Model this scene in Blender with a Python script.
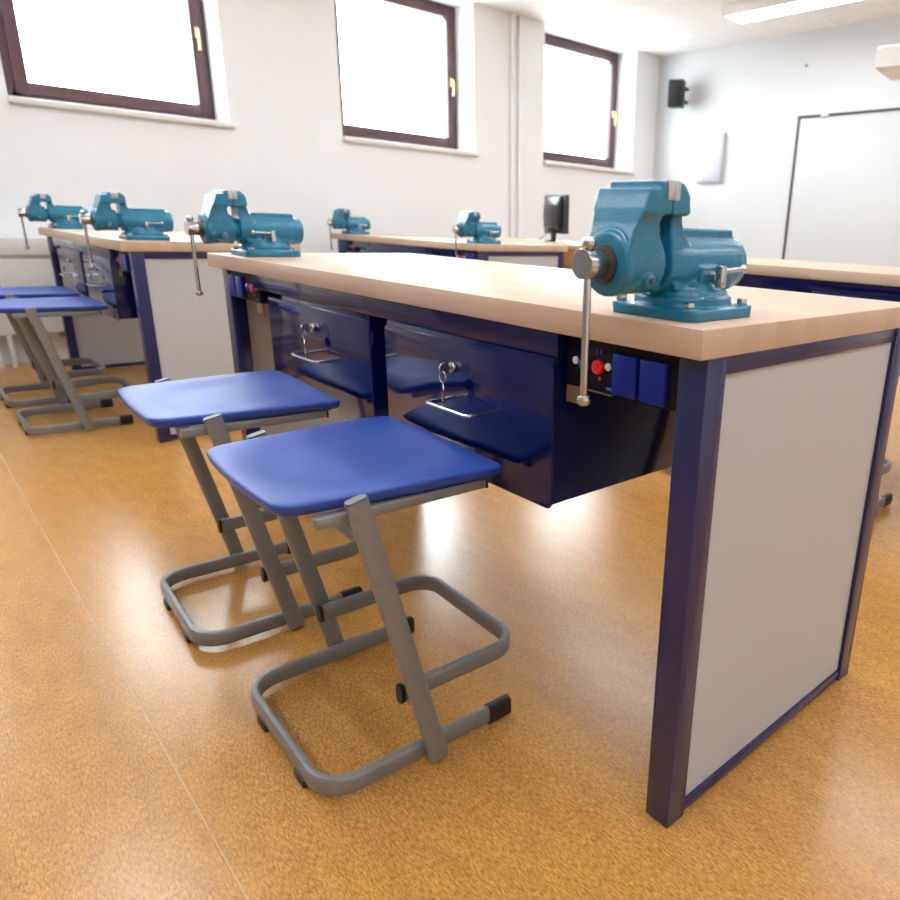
import bpy, bmesh, math, random
from mathutils import Vector, Matrix
random.seed(7)
PI = math.pi
scene = bpy.context.scene
for o in list(bpy.data.objects):
    bpy.data.objects.remove(o)

# ------------------------------------------------------------------ camera
cam_d = bpy.data.cameras.new('camera')
cam = bpy.data.objects.new('camera', cam_d)
scene.collection.objects.link(cam)
def rot_camera(pitch, roll, yaw):
    return (Matrix.Rotation(math.radians(yaw), 3, 'Z') @ Matrix.Rotation(math.radians(pitch), 3, 'X')
            @ Matrix.Rotation(math.radians(roll), 3, 'Z'))
cam.matrix_world = Matrix.Translation((-0.7803, -0.5582, 0.9726)) @ rot_camera(72.4004, 2.2326, -45.2074).to_4x4()
cam_d.sensor_fit = 'HORIZONTAL'
cam_d.sensor_width = 24.0
cam_d.lens = 703.2355 / 900 * 24.0
cam_d.shift_x = -(591.588 - 450) / 900
cam_d.clip_start = 0.02
cam_d.dof.use_dof = True
cam_d.dof.focus_distance = 1.28
cam_d.dof.aperture_fstop = 3.2
scene.camera = cam

# ------------------------------------------------------------------ world, exposure
world = bpy.data.worlds.new('daylight')
scene.world = world
world.use_nodes = True
wn = world.node_tree
wn.nodes.clear()
wo = wn.nodes.new('ShaderNodeOutputWorld')
wb = wn.nodes.new('ShaderNodeBackground')
wb.inputs['Color'].default_value = (0.86, 0.94, 1.0, 1)
wb.inputs['Strength'].default_value = 6.5
wn.links.new(wb.outputs[0], wo.inputs[0])
vs = scene.view_settings
vs.view_transform = 'Standard'
vs.look = 'None'
vs.gamma = 1.0
vs.use_curve_mapping = False
vs.exposure = 1.74
LAMP = 5.5

# ------------------------------------------------------------------ materials
def new_mat(name):
    m = bpy.data.materials.new(name)
    m.use_nodes = True
    nt = m.node_tree
    return m, nt, nt.nodes['Principled BSDF']
def N(nt, t, **kw):
    n = nt.nodes.new(t)
    for k, v in kw.items():
        setattr(n, k, v)
    return n
def noise_mix(nt, scale, c0, c1, lo=0.35, hi=0.65, stretch=(1, 1, 1), detail=4, coord='Object'):
    tc = N(nt, 'ShaderNodeTexCoord'); mp = N(nt, 'ShaderNodeMapping')
    mp.inputs['Scale'].default_value = stretch
    nz = N(nt, 'ShaderNodeTexNoise'); nz.inputs['Scale'].default_value = scale; nz.inputs['Detail'].default_value = detail
    rp = N(nt, 'ShaderNodeValToRGB')
    rp.color_ramp.elements[0].position = lo; rp.color_ramp.elements[0].color = (*c0, 1)
    rp.color_ramp.elements[1].position = hi; rp.color_ramp.elements[1].color = (*c1, 1)
    nt.links.new(tc.outputs[coord], mp.inputs['Vector']); nt.links.new(mp.outputs[0], nz.inputs['Vector'])
    nt.links.new(nz.outputs['Fac'], rp.inputs['Fac'])
    return nz, rp
def simple(name, col, rough=0.5, metal=0.0, var=0.06, scale=30, bump=0.0, bscale=200, spec=0.5, coat=0.0, coat_rough=0.05):
    m, nt, p = new_mat(name)
    c1 = tuple(min(1, c * (1 + var)) for c in col); c0 = tuple(c * (1 - var) for c in col)
    nz, rp = noise_mix(nt, scale, c0, c1)
    nt.links.new(rp.outputs[0], p.inputs['Base Color'])
    p.inputs['Roughness'].default_value = rough
    p.inputs['Metallic'].default_value = metal
    p.inputs['Specular IOR Level'].default_value = spec
    p.inputs['Coat Weight'].default_value = coat
    p.inputs['Coat Roughness'].default_value = coat_rough
    if bump:
        tc = N(nt, 'ShaderNodeTexCoord')
        n2 = N(nt, 'ShaderNodeTexNoise'); n2.inputs['Scale'].default_value = bscale
        b = N(nt, 'ShaderNodeBump'); b.inputs['Strength'].default_value = bump; b.inputs['Distance'].default_value = 0.002
        nt.links.new(tc.outputs['Object'], n2.inputs['Vector'])
        nt.links.new(n2.outputs['Fac'], b.inputs['Height']); nt.links.new(b.outputs[0], p.inputs['Normal'])
    return m

def floor_material():
    m, nt, p = new_mat('linoleum')
    nz, rp = noise_mix(nt, 1.0, (0.29, 0.112, 0.014), (0.72, 0.380, 0.105), 0.34, 0.62, (300, 80, 1), 8)
    nz.inputs['Roughness'].default_value = 0.75
    n2, r2 = noise_mix(nt, 1.0, (0.86, 0.83, 0.80), (1.06, 1.04, 1.02), 0.3, 0.7, (30, 9, 1), 4)
    n3, r3 = noise_mix(nt, 1.0, (0.62, 0.46, 0.34), (1, 1, 1), 0.30, 0.40, (420, 300, 1), 3)
    mx = N(nt, 'ShaderNodeMix', data_type='RGBA', blend_type='MULTIPLY'); mx.inputs[0].default_value = 1
    my = N(nt, 'ShaderNodeMix', data_type='RGBA', blend_type='MULTIPLY'); my.inputs[0].default_value = 1
    nt.links.new(rp.outputs[0], mx.inputs[6]); nt.links.new(r2.outputs[0], mx.inputs[7])
    nt.links.new(mx.outputs[2], my.inputs[6]); nt.links.new(r3.outputs[0], my.inputs[7])
    nt.links.new(my.outputs[2], p.inputs['Base Color'])
    p.inputs['Roughness'].default_value = 0.23
    p.inputs['Specular IOR Level'].default_value = 0.5
    b = N(nt, 'ShaderNodeBump'); b.inputs['Strength'].default_value = 0.08; b.inputs['Distance'].default_value = 0.001
    nt.links.new(nz.outputs['Fac'], b.inputs['Height']); nt.links.new(b.outputs[0], p.inputs['Normal'])
    return m

def beech_material(name='beech', light=(0.62, 0.45, 0.325), dark=(0.50, 0.335, 0.22), rough=0.42):
    m, nt, p = new_mat(name)
    tc = N(nt, 'ShaderNodeTexCoord'); mp = N(nt, 'ShaderNodeMapping')
    mp.inputs['Rotation'].default_value = (0, 0, PI / 2)
    mp.inputs['Location'].default_value = (0.013, 0.021, 0)
    br = N(nt, 'ShaderNodeTexBrick')
    br.offset = 0.37; br.inputs['Scale'].default_value = 1.0
    br.inputs['Brick Width'].default_value = 0.42; br.inputs['Row Height'].default_value = 0.043
    br.inputs['Mortar Size'].default_value = 0.0; br.inputs['Bias'].default_value = 0.0
    br.inputs['Color1'].default_value = (*light, 1); br.inputs['Color2'].default_value = (*dark, 1)
    br.inputs['Mortar'].default_value = (*dark, 1)
    nt.links.new(tc.outputs['Object'], mp.inputs[0]); nt.links.new(mp.outputs[0], br.inputs['Vector'])
    nz, rp = noise_mix(nt, 1.0, (0.93, 0.92, 0.91), (1.04, 1.04, 1.04), 0.3, 0.7, (160, 7, 160), 3)
    mx = N(nt, 'ShaderNodeMix', data_type='RGBA', blend_type='MULTIPLY'); mx.inputs[0].default_value = 1
    md = N(nt, 'ShaderNodeMix', data_type='RGBA'); md.inputs[0].default_value = 0.5
    avg = tuple((a + b) / 2 for a, b in zip(light, dark))
    md.inputs[7].default_value = (*avg, 1)
    nt.links.new(br.outputs['Color'], md.inputs[6])
    nt.links.new(md.outputs[2], mx.inputs[6]); nt.links.new(rp.outputs[0], mx.inputs[7])
    nt.links.new(mx.outputs[2], p.inputs['Base Color'])
    p.inputs['Roughness'].default_value = rough
    return m

def ceiling_material():
    m, nt, p = new_mat('ceiling_tiles')
    tc = N(nt, 'ShaderNodeTexCoord')
    br = N(nt, 'ShaderNodeTexBrick'); br.offset = 0.0
    br.inputs['Scale'].default_value = 1.0
    br.inputs['Brick Width'].default_value = 0.62; br.inputs['Row Height'].default_value = 0.62
    br.inputs['Mortar Size'].default_value = 0.018; br.inputs['Mortar Smooth'].default_value = 0.3
    br.inputs['Color1'].default_value = (0.84, 0.84, 0.85, 1); br.inputs['Color2'].default_value = (0.855, 0.855, 0.865, 1)
    br.inputs['Mortar'].default_value = (0.90, 0.90, 0.90, 1)
    nt.links.new(tc.outputs['Object'], br.inputs['Vector'])
    nt.links.new(br.outputs['Color'], p.inputs['Base Color'])
    p.inputs['Roughness'].default_value = 0.85
    return m

def glass_material():
    m, nt, p = new_mat('window_glass')
    out = nt.nodes['Material Output']
    nt.nodes.remove(p)
    tr = N(nt, 'ShaderNodeBsdfTransparent'); tr.inputs[0].default_value = (0.95, 0.97, 0.96, 1)
    gl = N(nt, 'ShaderNodeBsdfGlossy'); gl.inputs['Roughness'].default_value = 0.02
    lw = N(nt, 'ShaderNodeLayerWeight'); lw.inputs['Blend'].default_value = 0.5
    pw = N(nt, 'ShaderNodeMath', operation='POWER'); pw.inputs[1].default_value = 5.0
    fr = N(nt, 'ShaderNodeMath', operation='MULTIPLY_ADD'); fr.inputs[1].default_value = 0.6; fr.inputs[2].default_value = 0.04
    nt.links.new(lw.outputs['Facing'], pw.inputs[0]); nt.links.new(pw.outputs[0], fr.inputs[0])
    ms = N(nt, 'ShaderNodeMixShader')
    nt.links.new(fr.outputs[0], ms.inputs[0]); nt.links.new(tr.outputs[0], ms.inputs[1]); nt.links.new(gl.outputs[0], ms.inputs[2])
    nt.links.new(ms.outputs[0], out.inputs[0])
    return m

def emit_material(name, col, strength):
    m, nt, p = new_mat(name)
    p.inputs['Base Color'].default_value = (*col, 1)
    p.inputs['Emission Color'].default_value = (*col, 1)
    p.inputs['Emission Strength'].default_value = strength
    return m

M = {}
M['floor'] = floor_material()
M['seam'] = simple('floor_seam', (0.56, 0.33, 0.13), 0.3)
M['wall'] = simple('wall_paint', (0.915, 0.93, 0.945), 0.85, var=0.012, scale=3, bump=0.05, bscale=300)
M['wall_far'] = simple('wall_far_dimmed', (0.665, 0.675, 0.70), 0.85, var=0.012, scale=3, bump=0.05, bscale=300)  # white wall too, darkened in colour to offset the strong light on it
M['wall_grey'] = simple('wall_dimming_grey', (0.36, 0.37, 0.40), 0.8, var=0.02, scale=3)  # unseen wall, toned dark to dim light and reflections on the bench fronts
M['ceiling'] = ceiling_material()
M['beech'] = beech_material()
M['oak'] = beech_material('orange_beech', (0.66, 0.33, 0.10), (0.58, 0.27, 0.08), 0.4)
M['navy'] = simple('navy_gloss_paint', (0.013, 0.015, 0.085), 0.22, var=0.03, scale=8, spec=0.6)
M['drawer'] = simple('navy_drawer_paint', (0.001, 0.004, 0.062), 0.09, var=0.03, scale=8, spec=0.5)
M['socket'] = simple('blue_socket_plastic', (0.002, 0.014, 0.25), 0.35, var=0.03, spec=0.3)
M['laminate'] = simple('grey_laminate', (0.49, 0.485, 0.495), 0.45, var=0.015, scale=400)
M['seat'] = simple('blue_seat_plastic', (0.020, 0.060, 0.33), 0.42, var=0.03, scale=60, bump=0.25, bscale=900)
M['steel_paint'] = simple('grey_metal_paint', (0.235, 0.235, 0.235), 0.36, metal=0.25, var=0.05, scale=80)
M['black'] = simple('black_plastic', (0.010, 0.010, 0.011), 0.45)
M['grey_plastic'] = simple('grey_plastic', (0.13, 0.135, 0.14), 0.5)
M['black_panel'] = simple('black_panel_plastic', (0.004, 0.004, 0.009), 0.5, spec=0.2)
M['screen_black'] = simple('monitor_plastic', (0.018, 0.018, 0.022), 0.25)
M['charcoal'] = simple('charcoal_speaker', (0.014, 0.017, 0.035), 0.5)
M['vise'] = simple('turquoise_enamel', (0.003, 0.165, 0.290), 0.26, var=0.10, scale=50, bump=0.35, bscale=260, coat=0.25, coat_rough=0.12)
M['chrome'] = simple('bright_steel', (0.55, 0.55, 0.545), 0.18, metal=1.0, var=0.04, scale=120)
M['jaw'] = simple('ground_steel', (0.55, 0.54, 0.53), 0.38, metal=1.0, var=0.05, scale=120)
M['dark_steel'] = simple('dark_steel', (0.10, 0.09, 0.085), 0.4, metal=0.8)
M['brass'] = simple('brass', (0.80, 0.56, 0.27), 0.28, metal=1.0)
M['tan'] = simple('tan_plate', (0.20, 0.14, 0.07), 0.5)
M['red'] = simple('red_plastic', (0.75, 0.012, 0.02), 0.3)
M['white_plastic'] = simple('white_plastic', (0.80, 0.80, 0.80), 0.4, var=0.02)
M['white_metal'] = simple('white_enamel', (0.78, 0.77, 0.75), 0.4, var=0.02)
M['blue_print'] = simple('blue_print', (0.02, 0.10, 0.55), 0.5)
M['brown'] = simple('brown_window_frame', (0.080, 0.030, 0.033), 0.38, var=0.15, scale=40)
M['sill'] = simple('white_sill', (0.82, 0.81, 0.80), 0.45, var=0.02)
M['board'] = simple('whiteboard', (0.60, 0.62, 0.635), 0.22, var=0.01)
M['board_frame'] = simple('dark_board_frame', (0.045, 0.045, 0.047), 0.45)
M['box_white'] = simple('wall_box_white', (0.56, 0.59, 0.67), 0.4, var=0.02)
M['projector'] = simple('projector_white', (0.80, 0.79, 0.78), 0.45, var=0.02)
M['glass'] = glass_material()
M['lamp'] = emit_material('lamp_diffuser', (0.86, 0.94, 1.0), LAMP)
M['render_white'] = simple('facade_render', (0.80, 0.83, 0.78), 0.9)
M['facade_red'] = simple('facade_red', (0.75, 0.22, 0.20), 0.8)
M['paving'] = simple('outdoor_paving', (0.62, 0.62, 0.60), 0.9)

# ------------------------------------------------------------------ mesh helpers
class MB:
    def __init__(s): s.bm = bmesh.new()
    def _merge(s, tmp):
        me = bpy.data.meshes.new('tmp'); tmp.to_mesh(me); tmp.free()
        s.bm.from_mesh(me); bpy.data.meshes.remove(me)
    def box(s, x0, x1, y0, y1, z0, z1, bev=0.0, seg=2, mat=None):
        t = bmesh.new()
        bmesh.ops.create_cube(t, size=1)
        for v in t.verts:
            v.co = Vector(((x0 + x1) / 2 + v.co.x * (x1 - x0), (y0 + y1) / 2 + v.co.y * (y1 - y0), (z0 + z1) / 2 + v.co.z * (z1 - z0)))
        if bev:
            bmesh.ops.bevel(t, geom=list(t.edges), offset=bev, segments=seg, profile=0.5, affect='EDGES')
        if mat is not None: t.transform(mat)
        s._merge(t); return s
    def cyl(s, a, b, r0, r1=None, n=24, bev=0.0):
        a, b = Vector(a), Vector(b); r1 = r0 if r1 is None else r1
        t = bmesh.new()
        L = (b - a).length
        bmesh.ops.create_cone(t, cap_ends=True, segments=n, radius1=r0, radius2=r1, depth=L)
        if bev:
            ed = [e for e in t.edges if len(e.link_faces) == 2 and any(len(f.verts) > 4 for f in e.link_faces)]
            bmesh.ops.bevel(t, geom=ed, offset=bev, segments=2, profile=0.5, affect='EDGES')
        q = (b - a).normalized().to_track_quat('Z', 'Y').to_matrix().to_4x4()
        t.transform(Matrix.Translation((a + b) / 2) @ q)
        s._merge(t); return s
    def ball(s, c, r, n=20, sc=(1, 1, 1)):
        t = bmesh.new()
        bmesh.ops.create_uvsphere(t, u_segments=n, v_segments=n // 2, radius=r)
        t.transform(Matrix.Translation(c) @ Matrix.Diagonal((*sc, 1)))
        s._merge(t); return s
    def lathe(s, prof, a, axis, n=32):
        """prof: (distance along axis, radius) from point a"""
        q = Vector(axis).normalized().to_track_quat('Z', 'Y').to_matrix()
        a = Vector(a); bm = s.bm; rings = []
        for d, r in prof:
            rings.append([bm.verts.new(a + q @ Vector((r * math.cos(2 * PI * i / n), r * math.sin(2 * PI * i / n), d))) for i in range(n)])
        for r0, r1 in zip(rings, rings[1:]):
            for i in range(n):
                bm.faces.new((r0[i], r0[(i + 1) % n], r1[(i + 1) % n], r1[i]))
        bm.faces.new(rings[0][::-1]); bm.faces.new(rings[-1])
        return s
    def prism(s, poly, z0, z1, plane='xy', bev=0.0):
        t = bmesh.new()
        def P(u, v, w):
            return Vector((u, v, w)) if plane == 'xy' else (Vector((u, w, v)) if plane == 'xz' else Vector((w, u, v)))
        b = [t.verts.new(P(u, v, z0)) for u, v in poly]; c = [t.verts.new(P(u, v, z1)) for u, v in poly]
        t.faces.new(b[::-1]); t.faces.new(c)
        for i in range(len(poly)):
            j = (i + 1) % len(poly)
            t.faces.new((b[i], b[j], c[j], c[i]))
        bmesh.ops.recalc_face_normals(t, faces=list(t.faces))
        if bev:
            bmesh.ops.bevel(t, geom=list(t.edges), offset=bev, segments=2, profile=0.5, affect='EDGES')
        s._merge(t); return s
    def loft(s, secs):
        """secs: list of (z, x0, x1, half_width) rectangles"""
        bm = s.bm; rings = []
        for z, x0, x1, h in secs:
            rings.append([bm.verts.new(c) for c in ((x0, -h, z), (x1, -h, z), (x1, h, z), (x0, h, z))])
        for r0, r1 in zip(rings, rings[1:]):
            for i in range(4):
                bm.faces.new((r0[i], r0[(i + 1) % 4], r1[(i + 1) % 4], r1[i]))
        bm.faces.new(rings[0][::-1]); bm.faces.new(rings[-1])
        return s
    def sweep(s, path, hw, hh, up=(0, 0, 1), closed=False, n=16, power=3.0, caps=True):
        """tube of flattened-oval section (half width hw sideways, hh along up) along a polyline"""
        up = Vector(up).normalized(); pts = [Vector(p) for p in path]; bm = s.bm; rings = []
        for i, p in enumerate(pts):
            if closed: d = pts[(i + 1) % len(pts)] - pts[i - 1]
            else: d = pts[min(i + 1, len(pts) - 1)] - pts[max(i - 1, 0)]
            d.normalize()
            side = d.cross(up)
            if side.length < 1e-4: side = d.cross(Vector((1, 0, 0)))
            side.normalize(); u = side.cross(d).normalized()
            ring = []
            for k in range(n):
                a = 2 * PI * k / n; c, sn = math.cos(a), math.sin(a)
                ring.append(bm.verts.new(p + side * hw * math.copysign(abs(c) ** (2 / power), c) + u * hh * math.copysign(abs(sn) ** (2 / power), sn)))
            rings.append(ring)
        pairs = list(zip(rings, rings[1:])) + ([(rings[-1], rings[0])] if closed else [])
        for r0, r1 in pairs:
            for k in range(n):
                bm.faces.new((r0[k], r0[(k + 1) % n], r1[(k + 1) % n], r1[k]))
        if caps and not closed:
            bm.faces.new(rings[0][::-1]); bm.faces.new(rings[-1])
        return s
    def mesh(s, name, mat, angle=35):
        bmesh.ops.recalc_face_normals(s.bm, faces=list(s.bm.faces))
        me = bpy.data.meshes.new(name); s.bm.to_mesh(me); s.bm.free()
        me.materials.append(mat)
        for p in me.polygons: p.use_smooth = True
        me.set_sharp_from_angle(angle=math.radians(angle))
        return me
    def build(s, name, mat, parent=None, angle=35, loc=(0, 0, 0)):
        return link(name, s.mesh(name, mat, angle), parent, loc)

def link(name, data, parent=None, loc=(0, 0, 0)):
    o = bpy.data.objects.new(name, data)
    scene.collection.objects.link(o)
    o.location = loc
    if parent is not None: o.parent = parent
    return o
def thing(name, label, cat, loc=(0, 0, 0), rz=0, group=None):
    o = link(name, None, None, loc); o.rotation_euler = (0, 0, rz)
    o.empty_display_size = 0.05
    o['label'] = label; o['category'] = cat
    if group: o['group'] = group
    return o
def tag(o, label, cat, group=None):
    o['label'] = label; o['category'] = cat
    if group: o['group'] = group
    return o
def structure(o):
    o['kind'] = 'structure'; return o
def copy_thing(src, loc, label, rz=0):
    r = src.copy(); scene.collection.objects.link(r)
    r.location = loc; r.rotation_euler = (0, 0, rz); r['label'] = label
    for ch in list(src.children):
        c = ch.copy(); scene.collection.objects.link(c); c.parent = r
        for g in list(ch.children):
            d = g.copy(); scene.collection.objects.link(d); d.parent = c
    return r
def arc(cx, cy, r, a0, a1, z, n=8):
    return [(cx + r * math.cos(a0 + (a1 - a0) * i / n), cy + r * math.sin(a0 + (a1 - a0) * i / n), z) for i in range(n + 1)]

# ------------------------------------------------------------------ room shell
X0, X1, Y0, Y1, ZC = -4.2, 5.844, -4.0, 5.19, 2.79
structure(MB().box(X0 - .2, X1 + .2, Y0 - .2, Y1 + .4, -0.1, 0).build('floor', M['floor']))
for x in (-0.562, 1.438, 3.438):
    structure(MB().box(x - .0014, x + .0014, Y0, Y1, 0.0, 0.0006).build('trim_1', M['seam']))
structure(MB().box(X0 - .2, X1 + .2, Y0 - .2, Y1 + .4, ZC, ZC + .15).build('ceiling', M['ceiling']))
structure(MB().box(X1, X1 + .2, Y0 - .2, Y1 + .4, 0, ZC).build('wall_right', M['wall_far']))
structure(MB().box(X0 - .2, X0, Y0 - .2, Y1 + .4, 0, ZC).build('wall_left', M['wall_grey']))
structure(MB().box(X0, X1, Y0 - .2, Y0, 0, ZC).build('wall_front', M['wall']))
SZ = 1.585
OPEN = [(-2.13, -0.87), (-0.03, 1.212), (2.062, 3.335), (4.163, 5.463)]
w = MB().box(X0, X1, Y1, Y1 + .4, 0, SZ - .04)
prev = X0
for a, b in OPEN:
    w.box(prev, a, Y1, Y1 + .4, SZ - .04, ZC)
    prev = b
w.box(prev, X1, Y1, Y1 + .4, SZ - .04, ZC)
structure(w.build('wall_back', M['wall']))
FY = 5.46
def build_window(i, a, b):
    root = link('window_%d' % i, None); root.location = (a, FY, SZ); structure(root); root.empty_display_size = .05
    W, H = b - a, ZC - SZ
    fw = 0.055
    f = MB()
    f.box(0, fw + .05, 0, .07, 0, H, .003); f.box(W - fw, W, 0, .07, 0, H, .003)
    f.box(fw, W - fw, 0, .07, 0, .07, .003); f.box(fw, W - fw, 0, .07, H - .045, H, .003)
    f.build('window_frame', M['brown'], root)
    s = MB(); s0, s1, t0, t1, sw = .080, W - .035, .048, H - .03, .07
    for q in ((s0, s0 + sw, t0, t1), (s1 - sw, s1, t0, t1), (s0 + sw, s1 - sw, t0, t0 + sw + .005), (s0 + sw, s1 - sw, t1 - sw, t1)):
        s.box(q[0], q[1], -.018, .05, q[2], q[3], .005)
    s.build('window_sash', M['brown'], root)
    MB().box(s0 + sw - .005, s1 - sw + .005, .018, .024, t0 + sw - .005, t1 - sw + .005).build('window_pane', M['glass'], root)
    h = MB(); hx = s1 - .035; hz = .59
    h.box(hx - .014, hx + .014, -.028, -.018, hz - .035, hz + .035, .004)
    h.cyl((hx, -.028, hz + .01), (hx, -.062, hz + .01), .009, n=16)
    h.sweep([(hx, -.058, hz + .018), (hx, -.062, hz - .02), (hx, -.060, hz - .07), (hx, -.055, hz - .115)], .009, .008, up=(0, 1, 0), power=2.2)
    h.build('window_handle', M['brass'], root)
    sl = MB().box(-.005, W + .03, Y1 - .045 - FY, FY + .0 - FY, -.038, .0, .006)
    sl.build('window_sill', M['sill'], root)
for i, (a, b) in enumerate(OPEN): build_window(i + 1, a, b)

# heating pipes between the second and third window
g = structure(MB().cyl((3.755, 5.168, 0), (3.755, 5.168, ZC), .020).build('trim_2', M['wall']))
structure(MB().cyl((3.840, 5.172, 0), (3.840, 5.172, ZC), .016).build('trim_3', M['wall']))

# ------------------------------------------------------------------ workbench
D, L, T, H = 0.661, 1.895, 0.041, 0.85
LX, LY = 0.046, 0.050
ZU = H - T
def rounded_rect(y0, y1, z0, z1, r, n=5):
    pts = []
    for cy, cz, a in ((y1 - r, z1 - r, 0), (y0 + r, z1 - r, PI / 2), (y0 + r, z0 + r, PI), (y1 - r, z0 + r, 1.5 * PI)):
        pts += [(cy + r * math.cos(a + PI / 2 * k / n), cz + r * math.sin(a + PI / 2 * k / n)) for k in range(n + 1)]
    return pts
def make_drawer(root, y0, y1, box0, box1):
    u = MB()
    u.box(-.0165, .52, box0, box1, .505, .765, .001)
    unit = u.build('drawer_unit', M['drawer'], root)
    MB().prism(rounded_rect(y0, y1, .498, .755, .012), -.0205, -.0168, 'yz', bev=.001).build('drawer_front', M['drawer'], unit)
    yl, zl = y0 + .285, .705
    lock = MB().cyl((-.020, yl, zl), (-.031, yl, zl), .0105, n=24, bev=.0015)
    lock.build('lock', M['chrome'], unit)
    k = MB()
    k.box(-.036, -.031, yl - .0014, yl + .0014, zl - .004, zl + .004)
    k.cyl((-.0445, yl - .0014, zl), (-.0445, yl + .0014, zl), .0115, n=20)
    k.build('key', M['chrome'], unit)
    ring = MB()
    cz = zl - .016
    ring.sweep([(-.049, yl + .011 * math.cos(t), cz + .011 * math.sin(t)) for t in [2 * PI * i / 20 for i in range(20)]], .0011, .0011, up=(1, 0, 0), closed=True, n=6, power=2)
    ring.build('key_ring', M['chrome'], unit)
    k = MB(); kz = zl - .038
    k.cyl((-.0485, yl - .0005, kz), (-.0505, yl + .0005, kz), .0115, n=20)
    k.box(-.0505, -.0485, yl - .0035, yl + .0035, kz - .038, kz - .008)
    k.build('key', M['chrome'], unit)
    yc, hz = (y0 + y1) / 2 - .022, .634
    hh = .068
    c = .010
    path = [(-.020, yc + hh, hz), (-.052, yc + hh, hz)] + [(-.055 - c * .3 - c * .7 * math.sin(t), yc + hh - c + c * math.cos(t), hz) for t in (0.4, .8, 1.2, 1.57)]
    path += [(x, 2 * yc - y, z) for x, y, z in path[::-1]]
    MB().sweep(path, .0036, .0036, power=2, n=10).build('handle', M['chrome'], unit)
def make_power(root, flip):
    """electric strip; flip mirrors it along the bench"""
    Y = (lambda y: L - y) if flip else (lambda y: y)
    def bx(m, x0, x1, y0, y1, z0, z1, b=0):
        a, c = sorted((Y(y0), Y(y1))); m.box(x0, x1, a, c, z0, z1, b)
    m = MB(); bx(m, .004, .10, LY + .001, .287, .722, ZU - .001, .002)
    strip = m.build('power_strip', M['black_panel'], root)
    for y in (.068, .124):
        m = MB(); bx(m, -.008, .004, y - .001, y + .049, .727, .791, .004); m.build('socket_cover', M['socket'], strip)
    ysh = (L - .454) if flip else 0.0
    for y, mat, nm in ((.208, 'red', 'red_button'), (.240, 'blue_print', 'blue_button')):
        m = MB(); m.cyl((.004, y + ysh, .763), (-.006, y + ysh, .763), (.0115 if mat == 'red' else .0085), n=24, bev=.002)
        m.cyl((-.006, y + ysh, .763), (-.0075, y + ysh, .763), .0045, n=12)
        m.build(nm, M[mat], strip)
    for y in (.190, .264):
        MB().ball((.003, y + ysh, .765), .0065, 14, (.6, 1, 1)).build('screw', M['white_plastic'], strip)
    for y0, y1, z0, z1 in ((.180, .192, .729, .733), (.205, .208, .783, .790), (.214, .217, .783, .790)):
        MB().box(.0025, .0042, y0 + ysh, y1 + ysh, z0, z1).build('printed_mark', M['blue_print'], strip)
    m = MB(); m.cyl((.0042, .208 + ysh, .744), (.0025, .208 + ysh, .744), .003, n=10); m.build('indicator', M['red'], strip)
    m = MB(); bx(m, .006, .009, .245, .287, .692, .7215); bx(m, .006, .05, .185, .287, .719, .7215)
    m.build('bracket', M['tan'], strip)  # tan patch under the strip, built as two thin plates
def make_bench(label):
    root = thing('workbench', label, 'workbench', group='workbenches with vises')
    MB().box(-.029, D + .029, -.009, L + .034, ZU, H, .0022).build('worktop', M['beech'], root)
    for x in (0, D - LX):
        for y in (0, L - LY):
            MB().box(x, x + LX, y, y + LY, 0, ZU, .002).build('leg', M['navy'], root)
    for y0, y1, p0, p1 in ((.002, .032, .008, .026), (L - .032, L - .002, L - .026, L - .008)):
        MB().box(LX, D - LX, y0, y1, ZU - .029, ZU, .001).build('end_rail', M['navy'], root)
        MB().box(LX, D - LX, y0, y1, .007, .029, .001).build('end_rail', M['navy'], root)
        MB().box(LX, D - LX, p0, p1, .029, ZU - .029).build('end_panel', M['laminate'], root)
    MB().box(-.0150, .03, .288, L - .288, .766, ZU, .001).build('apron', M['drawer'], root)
    MB().box(D - .03, D - .002, LY, L - LY, .735, ZU, .001).build('apron', M['navy'], root)
    make_drawer(root, .291, .843, .296, .838)
    make_drawer(root, .910, 1.488, .915, 1.40)
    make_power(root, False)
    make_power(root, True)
    return root
B1 = (0, 0, 0); B2 = (-.037, 2.84, 0); B3 = (1.818, 3.005, 0); B4 = (1.838, 0, 0)
bench = make_bench('large workbench in the foreground with light grey end panel and red button by the sockets')
copy_thing(bench, B2, 'workbench at the left under the windows, with two stools and two vises along its front')
copy_thing(bench, B3, 'far workbench behind the front one, beside the black monitor, carrying two small vises')
copy_thing(bench, B4, 'workbench at the right edge between the front vise and the whiteboard, navy side showing')

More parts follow.
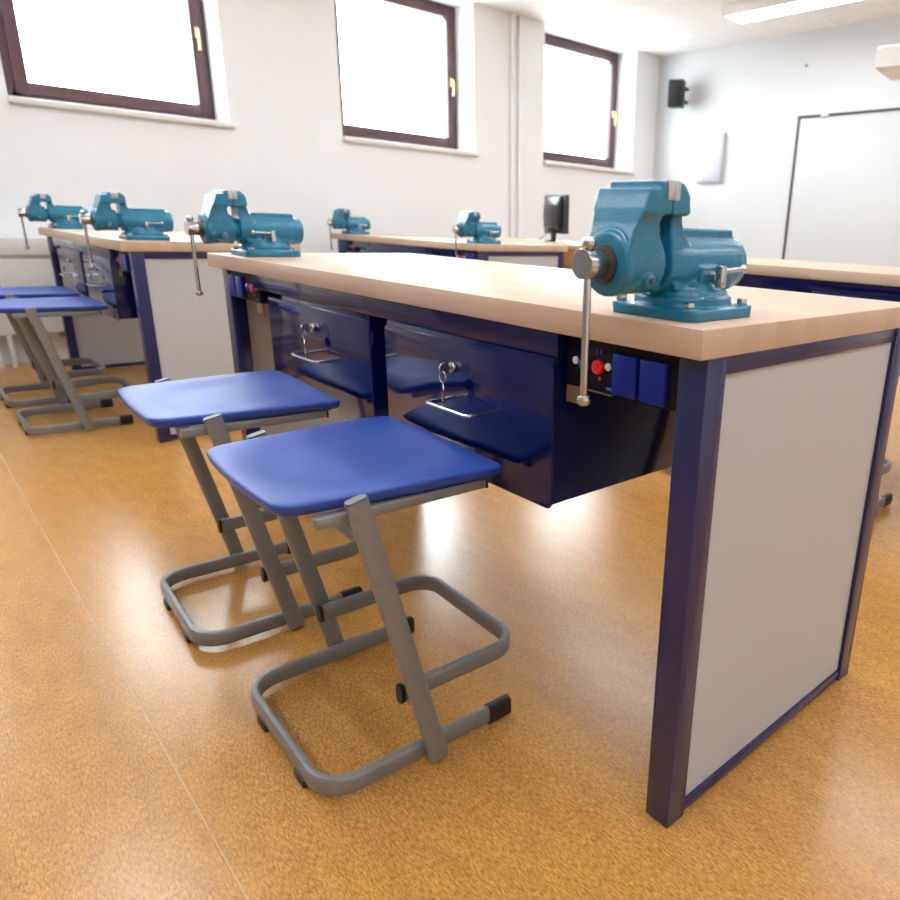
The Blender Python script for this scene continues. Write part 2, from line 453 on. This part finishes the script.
# ------------------------------------------------------------------ bench vise
def cast(mb, name, mat, voxel=.0028, smooth=5):
    """fuse the rough solids of a casting into one rounded skin"""
    me = mb.mesh(name + '_raw', mat)
    o = link(name + '_raw', me)
    r = o.modifiers.new('r', 'REMESH'); r.mode = 'VOXEL'; r.voxel_size = voxel
    s = o.modifiers.new('s', 'SMOOTH'); s.factor = .5; s.iterations = smooth
    dg = bpy.context.evaluated_depsgraph_get()
    out = bpy.data.meshes.new_from_object(o.evaluated_get(dg))
    bpy.data.objects.remove(o); bpy.data.meshes.remove(me)
    out.name = name
    out.materials.clear(); out.materials.append(mat)
    for p in out.polygons: p.use_smooth = True
    return out
AZ = .076
def octagon(h, c):
    return [(-h + c, -h), (h - c, -h), (h, -h + c), (h, h - c), (h - c, h), (-h + c, h), (-h, h - c), (-h, -h + c)]
def make_vise(label):
    root = thing('bench_vise', label, 'vise', group='turquoise bench vises')
    h = .081
    b = MB()
    b.prism(octagon(h, .014), 0, .016)
    for sx in (-1, 1):
        for sy in (-1, 1): b.cyl((sx * (h - .016), sy * (h - .016), .01), (sx * (h - .016), sy * (h - .016), .018), .015)
    b.lathe([(.012, .074), (.030, .074), (.031, .068), (.040, .066)], (0, 0, 0), (0, 0, 1), 48)
    link('base_plate', cast(b, 'base_plate', M['vise'], .0025, 3), root)
    f = MB()
    f.lathe([(.036, .060), (.045, .056), (.055, .045)], (0, 0, 0), (0, 0, 1), 40)
    f.prism([(-.060, .038), (.072, .038), (.078, .050), (.078, .085), (-.080, .085), (-.068, .05)], -.036, .036, 'xz')
    f.lathe([(-.080, .034), (-.078, .041), (-.05, .0435), (.088, .0435), (.092, .0415), (.104, .0415), (.110, .036), (.111, .02)], (0, 0, AZ), (1, 0, 0), 40)
    f.prism([(-.045, .10), (.088, .10), (.084, .126), (-.04, .126)], -.024, .024, 'xz')
    f.loft([(.06, -.078, -.030, .039), (.10, -.078, -.035, .037), (.115, -.078, -.044, .034), (.13, -.078, -.052, .033), (.1425, -.078, -.056, .035)])
    f.loft([(.141, -.0945, -.060, .047), (.144, -.0945, -.057, .0485), (.164, -.0945, -.058, .0485), (.174, -.0945, -.062, .048), (.1835, -.0945, -.072, .046)])
    f.box(-.022, .020, -.050, -.03, .05, .074)
    f.box(-.022, .020, .03, .050, .05, .074)
    link('fixed_jaw', cast(f, 'fixed_jaw', M['vise'], .0023, 3), root)
    m = MB()
    m.lathe([(-.175, .030), (-.1735, .040), (-.168, .0435), (-.158, .0435), (-.152, .0415), (-.094, .0415), (-.091, .036)], (0, 0, AZ), (1, 0, 0), 40)
    m.loft([(.045, -.162, -.094, .032), (.075, -.170, -.093, .0415), (.10, -.168, -.099, .041), (.115, -.1625, -.108, .0405), (.130, -.157, -.113, .0425), (.1435, -.1512, -.110, .0462)])
    m.cyl((-.12, 0, AZ), (-.06, 0, AZ), .029, n=32)
    m.loft([(.141, -.1505, -.0965, .047), (.1445, -.1500, -.0965, .0485), (.170, -.1415, -.0965, .0485), (.1735, -.140, -.0965, .048)])
    m.box(-.120, -.0965, -.0480, .0480, .17, .1835)
    m.cyl((-.128, -.036, .055), (-.128, -.047, .055), .010)
    link('movable_jaw', cast(m, 'movable_jaw', M['vise'], .0023, 3), root)
    MB().cyl((-.128, -.044, .055), (-.128, -.0490, .055), .0042, n=12).build('screw', M['dark_steel'], root)
    for x0, x1 in ((-.1080, -.0958), (-.0952, -.0830)):
        MB().box(x0, x1, -.0500, .0500, .160, .1850, .001).build('jaw_plate', M['jaw'], root)
    c = MB().lathe([(-.1795, .021), (-.1785, .0255), (-.170, .0265), (-.168, .024)], (0, 0, AZ), (1, 0, 0), 32)
    c.build('collar', M['dark_steel'], root)
    s = MB().lathe([(-.2155, .0186), (-.2147, .0195), (-.182, .0195), (-.179, .0180), (-.170, .0175)], (0, 0, AZ), (1, 0, 0), 32)
    s.cyl((-.18, 0, AZ), (-.10, 0, AZ), .013)
    s.build('spindle', M['chrome'], root)
    hb = MB().cyl((-.203, 0, -.108), (-.203, 0, AZ + .024), .0054, n=16)
    hb.lathe([(0, .0054), (.001, .0085), (.005, .0098), (.010, .0098), (.014, .0070), (.0155, .003)], (-.203, 0, AZ + .0195), (0, 0, 1), 20)
    hb.lathe([(0, .0054), (.001, .0085), (.005, .0098), (.010, .0098), (.014, .0070), (.0155, .003)], (-.203, 0, -.100), (0, 0, -1), 20)
    hb.build('handle_bar', M['chrome'], root)
    lk = MB().box(-.006, .006, -.074, -.060, .045, .076, .002)
    lk.cyl((.0, -.045, .060), (.0, -.062, .060), .008)
    lk.cyl((.0, -.067, .0685), (.054, -.067, .0705), .0036, n=12)
    lk.ball((.056, -.067, .0706), .0065, 14)
    lk.build('lock_lever', M['chrome'], root)
    for sx in (-1, 1):
        for sy in (-1, 1):
            MB().cyl((sx * (h - .016), sy * (h - .016), .017), (sx * (h - .016), sy * (h - .016), .0265), .0085, n=6, bev=.001).build('bolt', M['chrome'], root)
    return root
V = [((.088, .122), B1, 'large turquoise vise in the foreground clamped on the near right corner of the front workbench'),
     ((.088, 1.757), B1, 'turquoise vise on the far left end of the front workbench, seen from its side'),
     ((.088, .135), B2, 'turquoise vise on the near corner of the left workbench, above its grey end panel'),
     ((.088, 1.757), B2, 'leftmost turquoise vise, on the far end of the left workbench'),
     ((.088, .105), B3, 'small turquoise vise on the far workbench, nearer to the black monitor'),
     ((.088, 1.757), B3, 'smallest turquoise vise, at the far left end of the far workbench')]
vise = None
for (x, y), b, lab in V:
    p = (b[0] + x, b[1] + y, H)
    if vise is None:
        vise = make_vise(lab); vise.location = p
    else:
        v = copy_thing(vise, p, lab)
        if b is B1:      # this one's clamp lever is turned the other way
            for ch in v.children:
                if ch.name.startswith('lock_lever'): ch.scale.x = -1

# ------------------------------------------------------------------ stool
def make_stool(label):
    root = thing('stool', label, 'stool', group='blue workshop stools')
    # seat: dished rounded trapezoid, falling away towards the bench
    def fillet(poly, rad, n=7):
        out = []
        for i, p in enumerate(poly):
            p = Vector(p); a_ = Vector(poly[i - 1]) - p; b_ = Vector(poly[(i + 1) % len(poly)]) - p
            r = rad[i]; a_.normalize(); b_.normalize()
            p0, p1 = p + a_ * r, p + b_ * r
            for k in range(n + 1):
                t = k / n
                out.append((1 - t) ** 2 * p0 + 2 * t * (1 - t) * p + t * t * p1)
        return out
    raw = [(-.210, -.184), (.179, -.216), (.179, .216), (-.210, .184)]
    edge = fillet(raw, [.036, .026, .026, .036])
    dense = []
    for i, p in enumerate(edge):
        q = edge[(i + 1) % len(edge)]
        m_ = max(1, int((q - p).length / .012))
        dense += [p + (q - p) * k / m_ for k in range(m_)]
    def bulge(p):
        x, y = p
        bx_ = 1 + .05 * (1 - (y / .2) ** 2) if x < 0 else 1 + .02 * (1 - (y / .216) ** 2)
        by_ = 1 + .035 * (1 - min(1, (x / .2) ** 2))
        return Vector((x * bx_, y * by_))
    dense = [bulge(p) for p in dense]
    cen = Vector((-.012, 0))
    def zt(p):
        u, v = (p.x + .012) / .2, p.y / .205
        d = u * u * .95 + v * v * 1.1
        t = min(1, max(0, (.80 - d) / .45)); dish = -.009 * t * t * (3 - 2 * t) - .003 * max(0, 1 - d)
        fall = -.005 * max(0, (u - .5) / .5) ** 2
        return .5615 + dish + fall
    prof = [(.03, 0), (.15, 0), (.3, 0), (.45, 0), (.6, 0), (.75, 0), (.87, 0), (.95, -.0001), (.980, -.0007), (.993, -.0022), (1.0, -.0052), (.988, -.0150), (.976, -.0205), (.955, -.0225), (.6, -.0225), (.03, -.0225)]
    bm = bmesh.new(); rings = []
    for sc_, dz in prof:
        rings.append([bm.verts.new((*(cen + (p - cen) * sc_), (zt(cen + (p - cen) * sc_) if dz > -.02 else zt(p) * .4 + .5615 * .6) + dz)) for p in dense])
    nn = len(dense)
    for r0, r1 in zip(rings, rings[1:]):
        for i in range(nn): bm.faces.new((r0[i], r0[(i + 1) % nn], r1[(i + 1) % nn], r1[i]))
    bm.faces.new(rings[0]); bm.faces.new(rings[-1][::-1])
    s = MB(); s.bm.free(); s.bm = bm
    s.build('seat', M['seat'], root, angle=60)
    def U(xc, xe, z, r, y, name, ends):
        d = 1 if xe > xc else -1
        path = [(xe, -y, z), (xe * .5 + xc * .5, -y, z)]
        if d > 0:
            path += arc(xc + r, -y + r, r, 1.5 * PI, PI, z); path += arc(xc + r, y - r, r, PI, PI / 2, z)
        else:
            path += arc(xc - r, -y + r, r, 1.5 * PI, 2 * PI, z); path += arc(xc - r, y - r, r, 0, PI / 2, z)
        path += [(xe * .5 + xc * .5, y, z), (xe, y, z)]
        o = MB().sweep(path, .0090, .0182, n=16, power=3.4).build(name, M['steel_paint'], root)
        for sg in (-1, 1):
            e = MB().sweep([(xe - d * ends[0], sg * y, z + ends[2]), (xe + d * ends[1], sg * y, z + ends[2])], .0112, .0182 + ends[3], n=16, power=3.6)
            e.build('end_cap', M['black'], o)
        return o
    base = U(-.187, .158, .0285, .064, .197, 'floor_frame', (.012, .040, -.001, .0035))
    for x, y in ((-.187, .085), (-.187, -.105)):
        MB().box(x - .012, x + .012, y - .022, y + .022, 0, .018, .003).build('foot', M['black'], base)
    U(.233, -.027, .150, .055, .178, 'foot_rest', (.002, .006, 0, .0008))
    for sg in (-1, 1):
        y = sg * .2185
        lg = MB().sweep([(.022, y, .011), (-.106, y, .558)], .0105, .0185, up=(1, 0, 0), n=16, power=3.4).build('leg', M['steel_paint'], root)
        MB().sweep([(-.1058, y, .557), (-.1068, y, .5615)], .0095, .0175, up=(1, 0, 0), n=16, power=3.4).build('end_cap', M['grey_plastic'], lg)
        rl = MB().box(-.165, .142, sg * .1960 - .0110, sg * .1960 + .0110, .5195, .5375, .002).build('seat_rail', M['steel_paint'], root)
        MB().box(.142, .146, sg * .1960 - .0120, sg * .1960 + .0120, .5185, .5383, .001).build('end_cap', M['black'], rl)
    return root
S = [((-.210, .616, 0), -.03, 'blue stool nearest the viewer, in front of the near drawer of the front workbench'),
     ((-.218, 1.230, 0), -.045, 'blue stool behind the nearest one, at the far drawer of the front workbench'),
     ((-.247, 3.43, 0), .0, 'blue stool at the left workbench, the nearer one with its black foot caps showing'),
     ((-.247, 4.03, 0), 0, 'blue stool at the far end of the left workbench, mostly behind its neighbour'),
     ((1.610, .60, 0), 0, 'stool under the right workbench, only a black foot cap showing past the front bench leg'),
     ((1.610, 1.225, 0), 0, 'stool under the right workbench, its grey floor bar showing below the front bench drawers')]
stool = None
for p, r, lab in S:
    if stool is None:
        stool = make_stool(lab); stool.location = p; stool.rotation_euler = (0, 0, r)
    else: copy_thing(stool, p, lab, r)

# ------------------------------------------------------------------ teacher's desk and monitor
dk = thing('desk', 'orange wooden desk beyond the far workbench carrying the black monitor', 'desk', (2.56, 2.97, 0))
MB().box(0, .80, 0, 1.40, .825, .852, .002).build('desktop', M['beech'], dk)
for y in (.01, 1.362): MB().box(.01, .79, y, y + .028, 0, .825, .001).build('side_panel', M['oak'], dk)
MB().box(.02, .045, .038, 1.362, .15, .825, .001).build('front_panel', M['oak'], dk)
ms = thing('monitor', 'black computer monitor seen from behind on the orange wooden desk', 'monitor', (2.955, 3.64, .852), math.radians(-16))
ms.scale = (.93, .93, .93)
MB().lathe([(0, .085), (.006, .085), (.012, .06), (.016, .02)], (0, 0, 0), (0, 0, 1), 32).build('stand_base', M['screen_black'], ms)
st = MB().box(-.022, .005, -.028, .028, .012, .16, .006)
st.cyl((-.03, 0, .075), (.012, 0, .105), .045, .03); st.build('stand_neck', M['black'], ms)
pn = MB().box(0, .028, -.205, .205, .065, .365, .005)
pn.build('panel', M['screen_black'], ms)
MB().prism([(.0, .075), (.0, .355), (-.018, .345), (-.038, .28), (-.042, .2), (-.036, .11), (-.015, .082)], -.13, .14, 'xz', bev=.006).build('rear_housing', M['screen_black'], ms)
MB().box(.028, .0295, -.19, .19, .085, .352).build('screen', M['black'], ms)
MB().sweep([(-.02, .02, .10), (-.06, .05, .05), (-.09, .10, .012), (-.05, .20, .006)], .003, .003, power=2, n=8).build('cable', M['black'], ms)

# ------------------------------------------------------------------ whiteboard wall
wbd = thing('whiteboard', 'white board with a thin dark frame on the far right wall', 'whiteboard', (X1, 2.065, .62))
MB().box(-.018, -.002, -1.28, 1.28, .01, 1.42).build('board_surface', M['board'], wbd)
f = MB()
f.box(-.028, -.001, 1.28, 1.302, -.01, 1.44); f.box(-.028, -.001, -1.302, -1.28, -.01, 1.44)
f.box(-.028, -.001, -1.28, 1.28, 1.418, 1.44); f.box(-.028, -.001, -1.28, 1.28, -.01, .012)
f.build('board_frame', M['board_frame'], wbd)
MB().box(-.036, -.001, .98, 1.06, 1.412, 1.446, .003).build('clip', M['box_white'], wbd)

sp = thing('loudspeaker', 'black loudspeaker on a bracket high on the far wall near the corner', 'speaker', (5.66, 4.765, 2.225), math.radians(28))
MB().box(-.075, .075, -.080, .080, 0, .262, .006).build('cabinet', M['charcoal'], sp)
MB().box(-.083, -.075, -.074, .074, .01, .252, .004).build('grille', M['black'], sp)
MB().box(-.085, -.0825, -.014, .014, .03, .042).build('badge', M['dark_steel'], sp)
br = MB().cyl((.06, -.06, .20), (.19, -.09, .20), .018, n=12).cyl((.06, -.06, .07), (.19, -.09, .07), .020, n=12)
br.build('bracket', M['charcoal'], sp)

bx = thing('wall_box', 'pale wall mounted cabinet box below the loudspeaker on the far wall', 'box', (X1, 4.375, 1.475))
MB().box(-.032, -.001, -.170, .170, 0, .49, .006).build('body', M['box_white'], bx)
MB().box(-.040, -.032, -.158, .158, .015, .475, .004).build('door', M['box_white'], bx)
MB().box(-.047, -.040, -.150, -.138, .22, .27, .002).build('latch', M['jaw'], bx)
tag(MB().cyl((X1 - .02, 3.36, 2.50), (X1, 3.36, 2.50), .012, n=12).build('wall_hook', M['jaw']), 'tiny grey hook high on the far wall between loudspeaker and projector', 'hook')

pj = thing('projector', 'white projector hanging near the ceiling at the right edge of the view', 'projector', (4.5, 2.03, 2.112), math.radians(10))
MB().prism([(0, .0), (.48, .0), (.50, .03), (.50, .125), (.46, .145), (.03, .145), (0, .125)], -.46, .0, 'xz', bev=.010).build('body', M['projector'], pj)
MB().cyl((.495, -.23, .07), (.512, -.23, .07), .035).build('lens', M['black'], pj)
pa = MB().box(.20, 1.30, -.26, -.20, .155, .205, .004); pa.box(.19, .31, -.29, -.17, .143, .158, .003)
pa.build('wall_arm', M['projector'], pj)

# ------------------------------------------------------------------ radiator
rd = thing('radiator', 'white panel radiator on the wall behind the left workbench and its stools', 'radiator', (-1.3, 5.09, 0))
MB().box(-1.2, 1.62, -.04, .04, .20, .655, .008).build('panel', M['white_metal'], rd)
MB().box(-1.22, 1.66, -.06, .085, .675, .785, .012).build('top_cover', M['white_metal'], rd)
MB().box(-1.2, 1.62, -.036, .04, .655, .675).build('grille', M['white_metal'], rd)
for x in (.962, 1.03, -.6, -.53):
    MB().cyl((x, -.02, 0), (x, -.02, .22), .016, n=16).build('leg', M['white_metal'], rd)
va = MB().cyl((1.30, -.03, .19), (1.30, -.07, .19), .018, n=16); va.cyl((1.30, -.03, .19), (1.30, .06, .19), .010, n=12)
va.build('valve', M['brass'], rd)

# ------------------------------------------------------------------ ceiling lights
def make_light(label):
    root = thing('ceiling_light', label, 'ceiling light', group='ceiling lights')
    hb = MB()
    hb.box(-.145, -.125, -.75, .75, -.085, 0, .002); hb.box(.125, .145, -.75, .75, -.085, 0, .002)
    hb.box(-.125, .125, -.75, -.73, -.085, 0, .002); hb.box(-.125, .125, .73, .75, -.085, 0, .002)
    hb.box(-.125, .125, -.73, .73, -.012, 0)
    hb.build('housing', M['white_metal'], root)
    MB().box(-.125, .125, -.73, .73, -.080, -.072).build('diffuser', M['lamp'], root)
    return root
cl = None
for i, x in enumerate((4.86, 3.1, 1.35, -.4, -2.2)):
    for j, y in enumerate((2.80, .60, -1.7)):
        lab = ['ceiling light by the whiteboard wall, glowing at the top edge of the view',
               'ceiling light between whiteboard wall and right workbench',
               'ceiling light outside the view'][0 if (i, j) == (0, 0) else 2]
        if cl is None:
            cl = make_light(lab); cl.location = (x, y, ZC)
        else: copy_thing(cl, (x, y, ZC), lab)

# ------------------------------------------------------------------ outside the windows
structure(MB().box(-14, 20, 5.8, 30, .9, 1.0).build('trim_4', M['paving']))
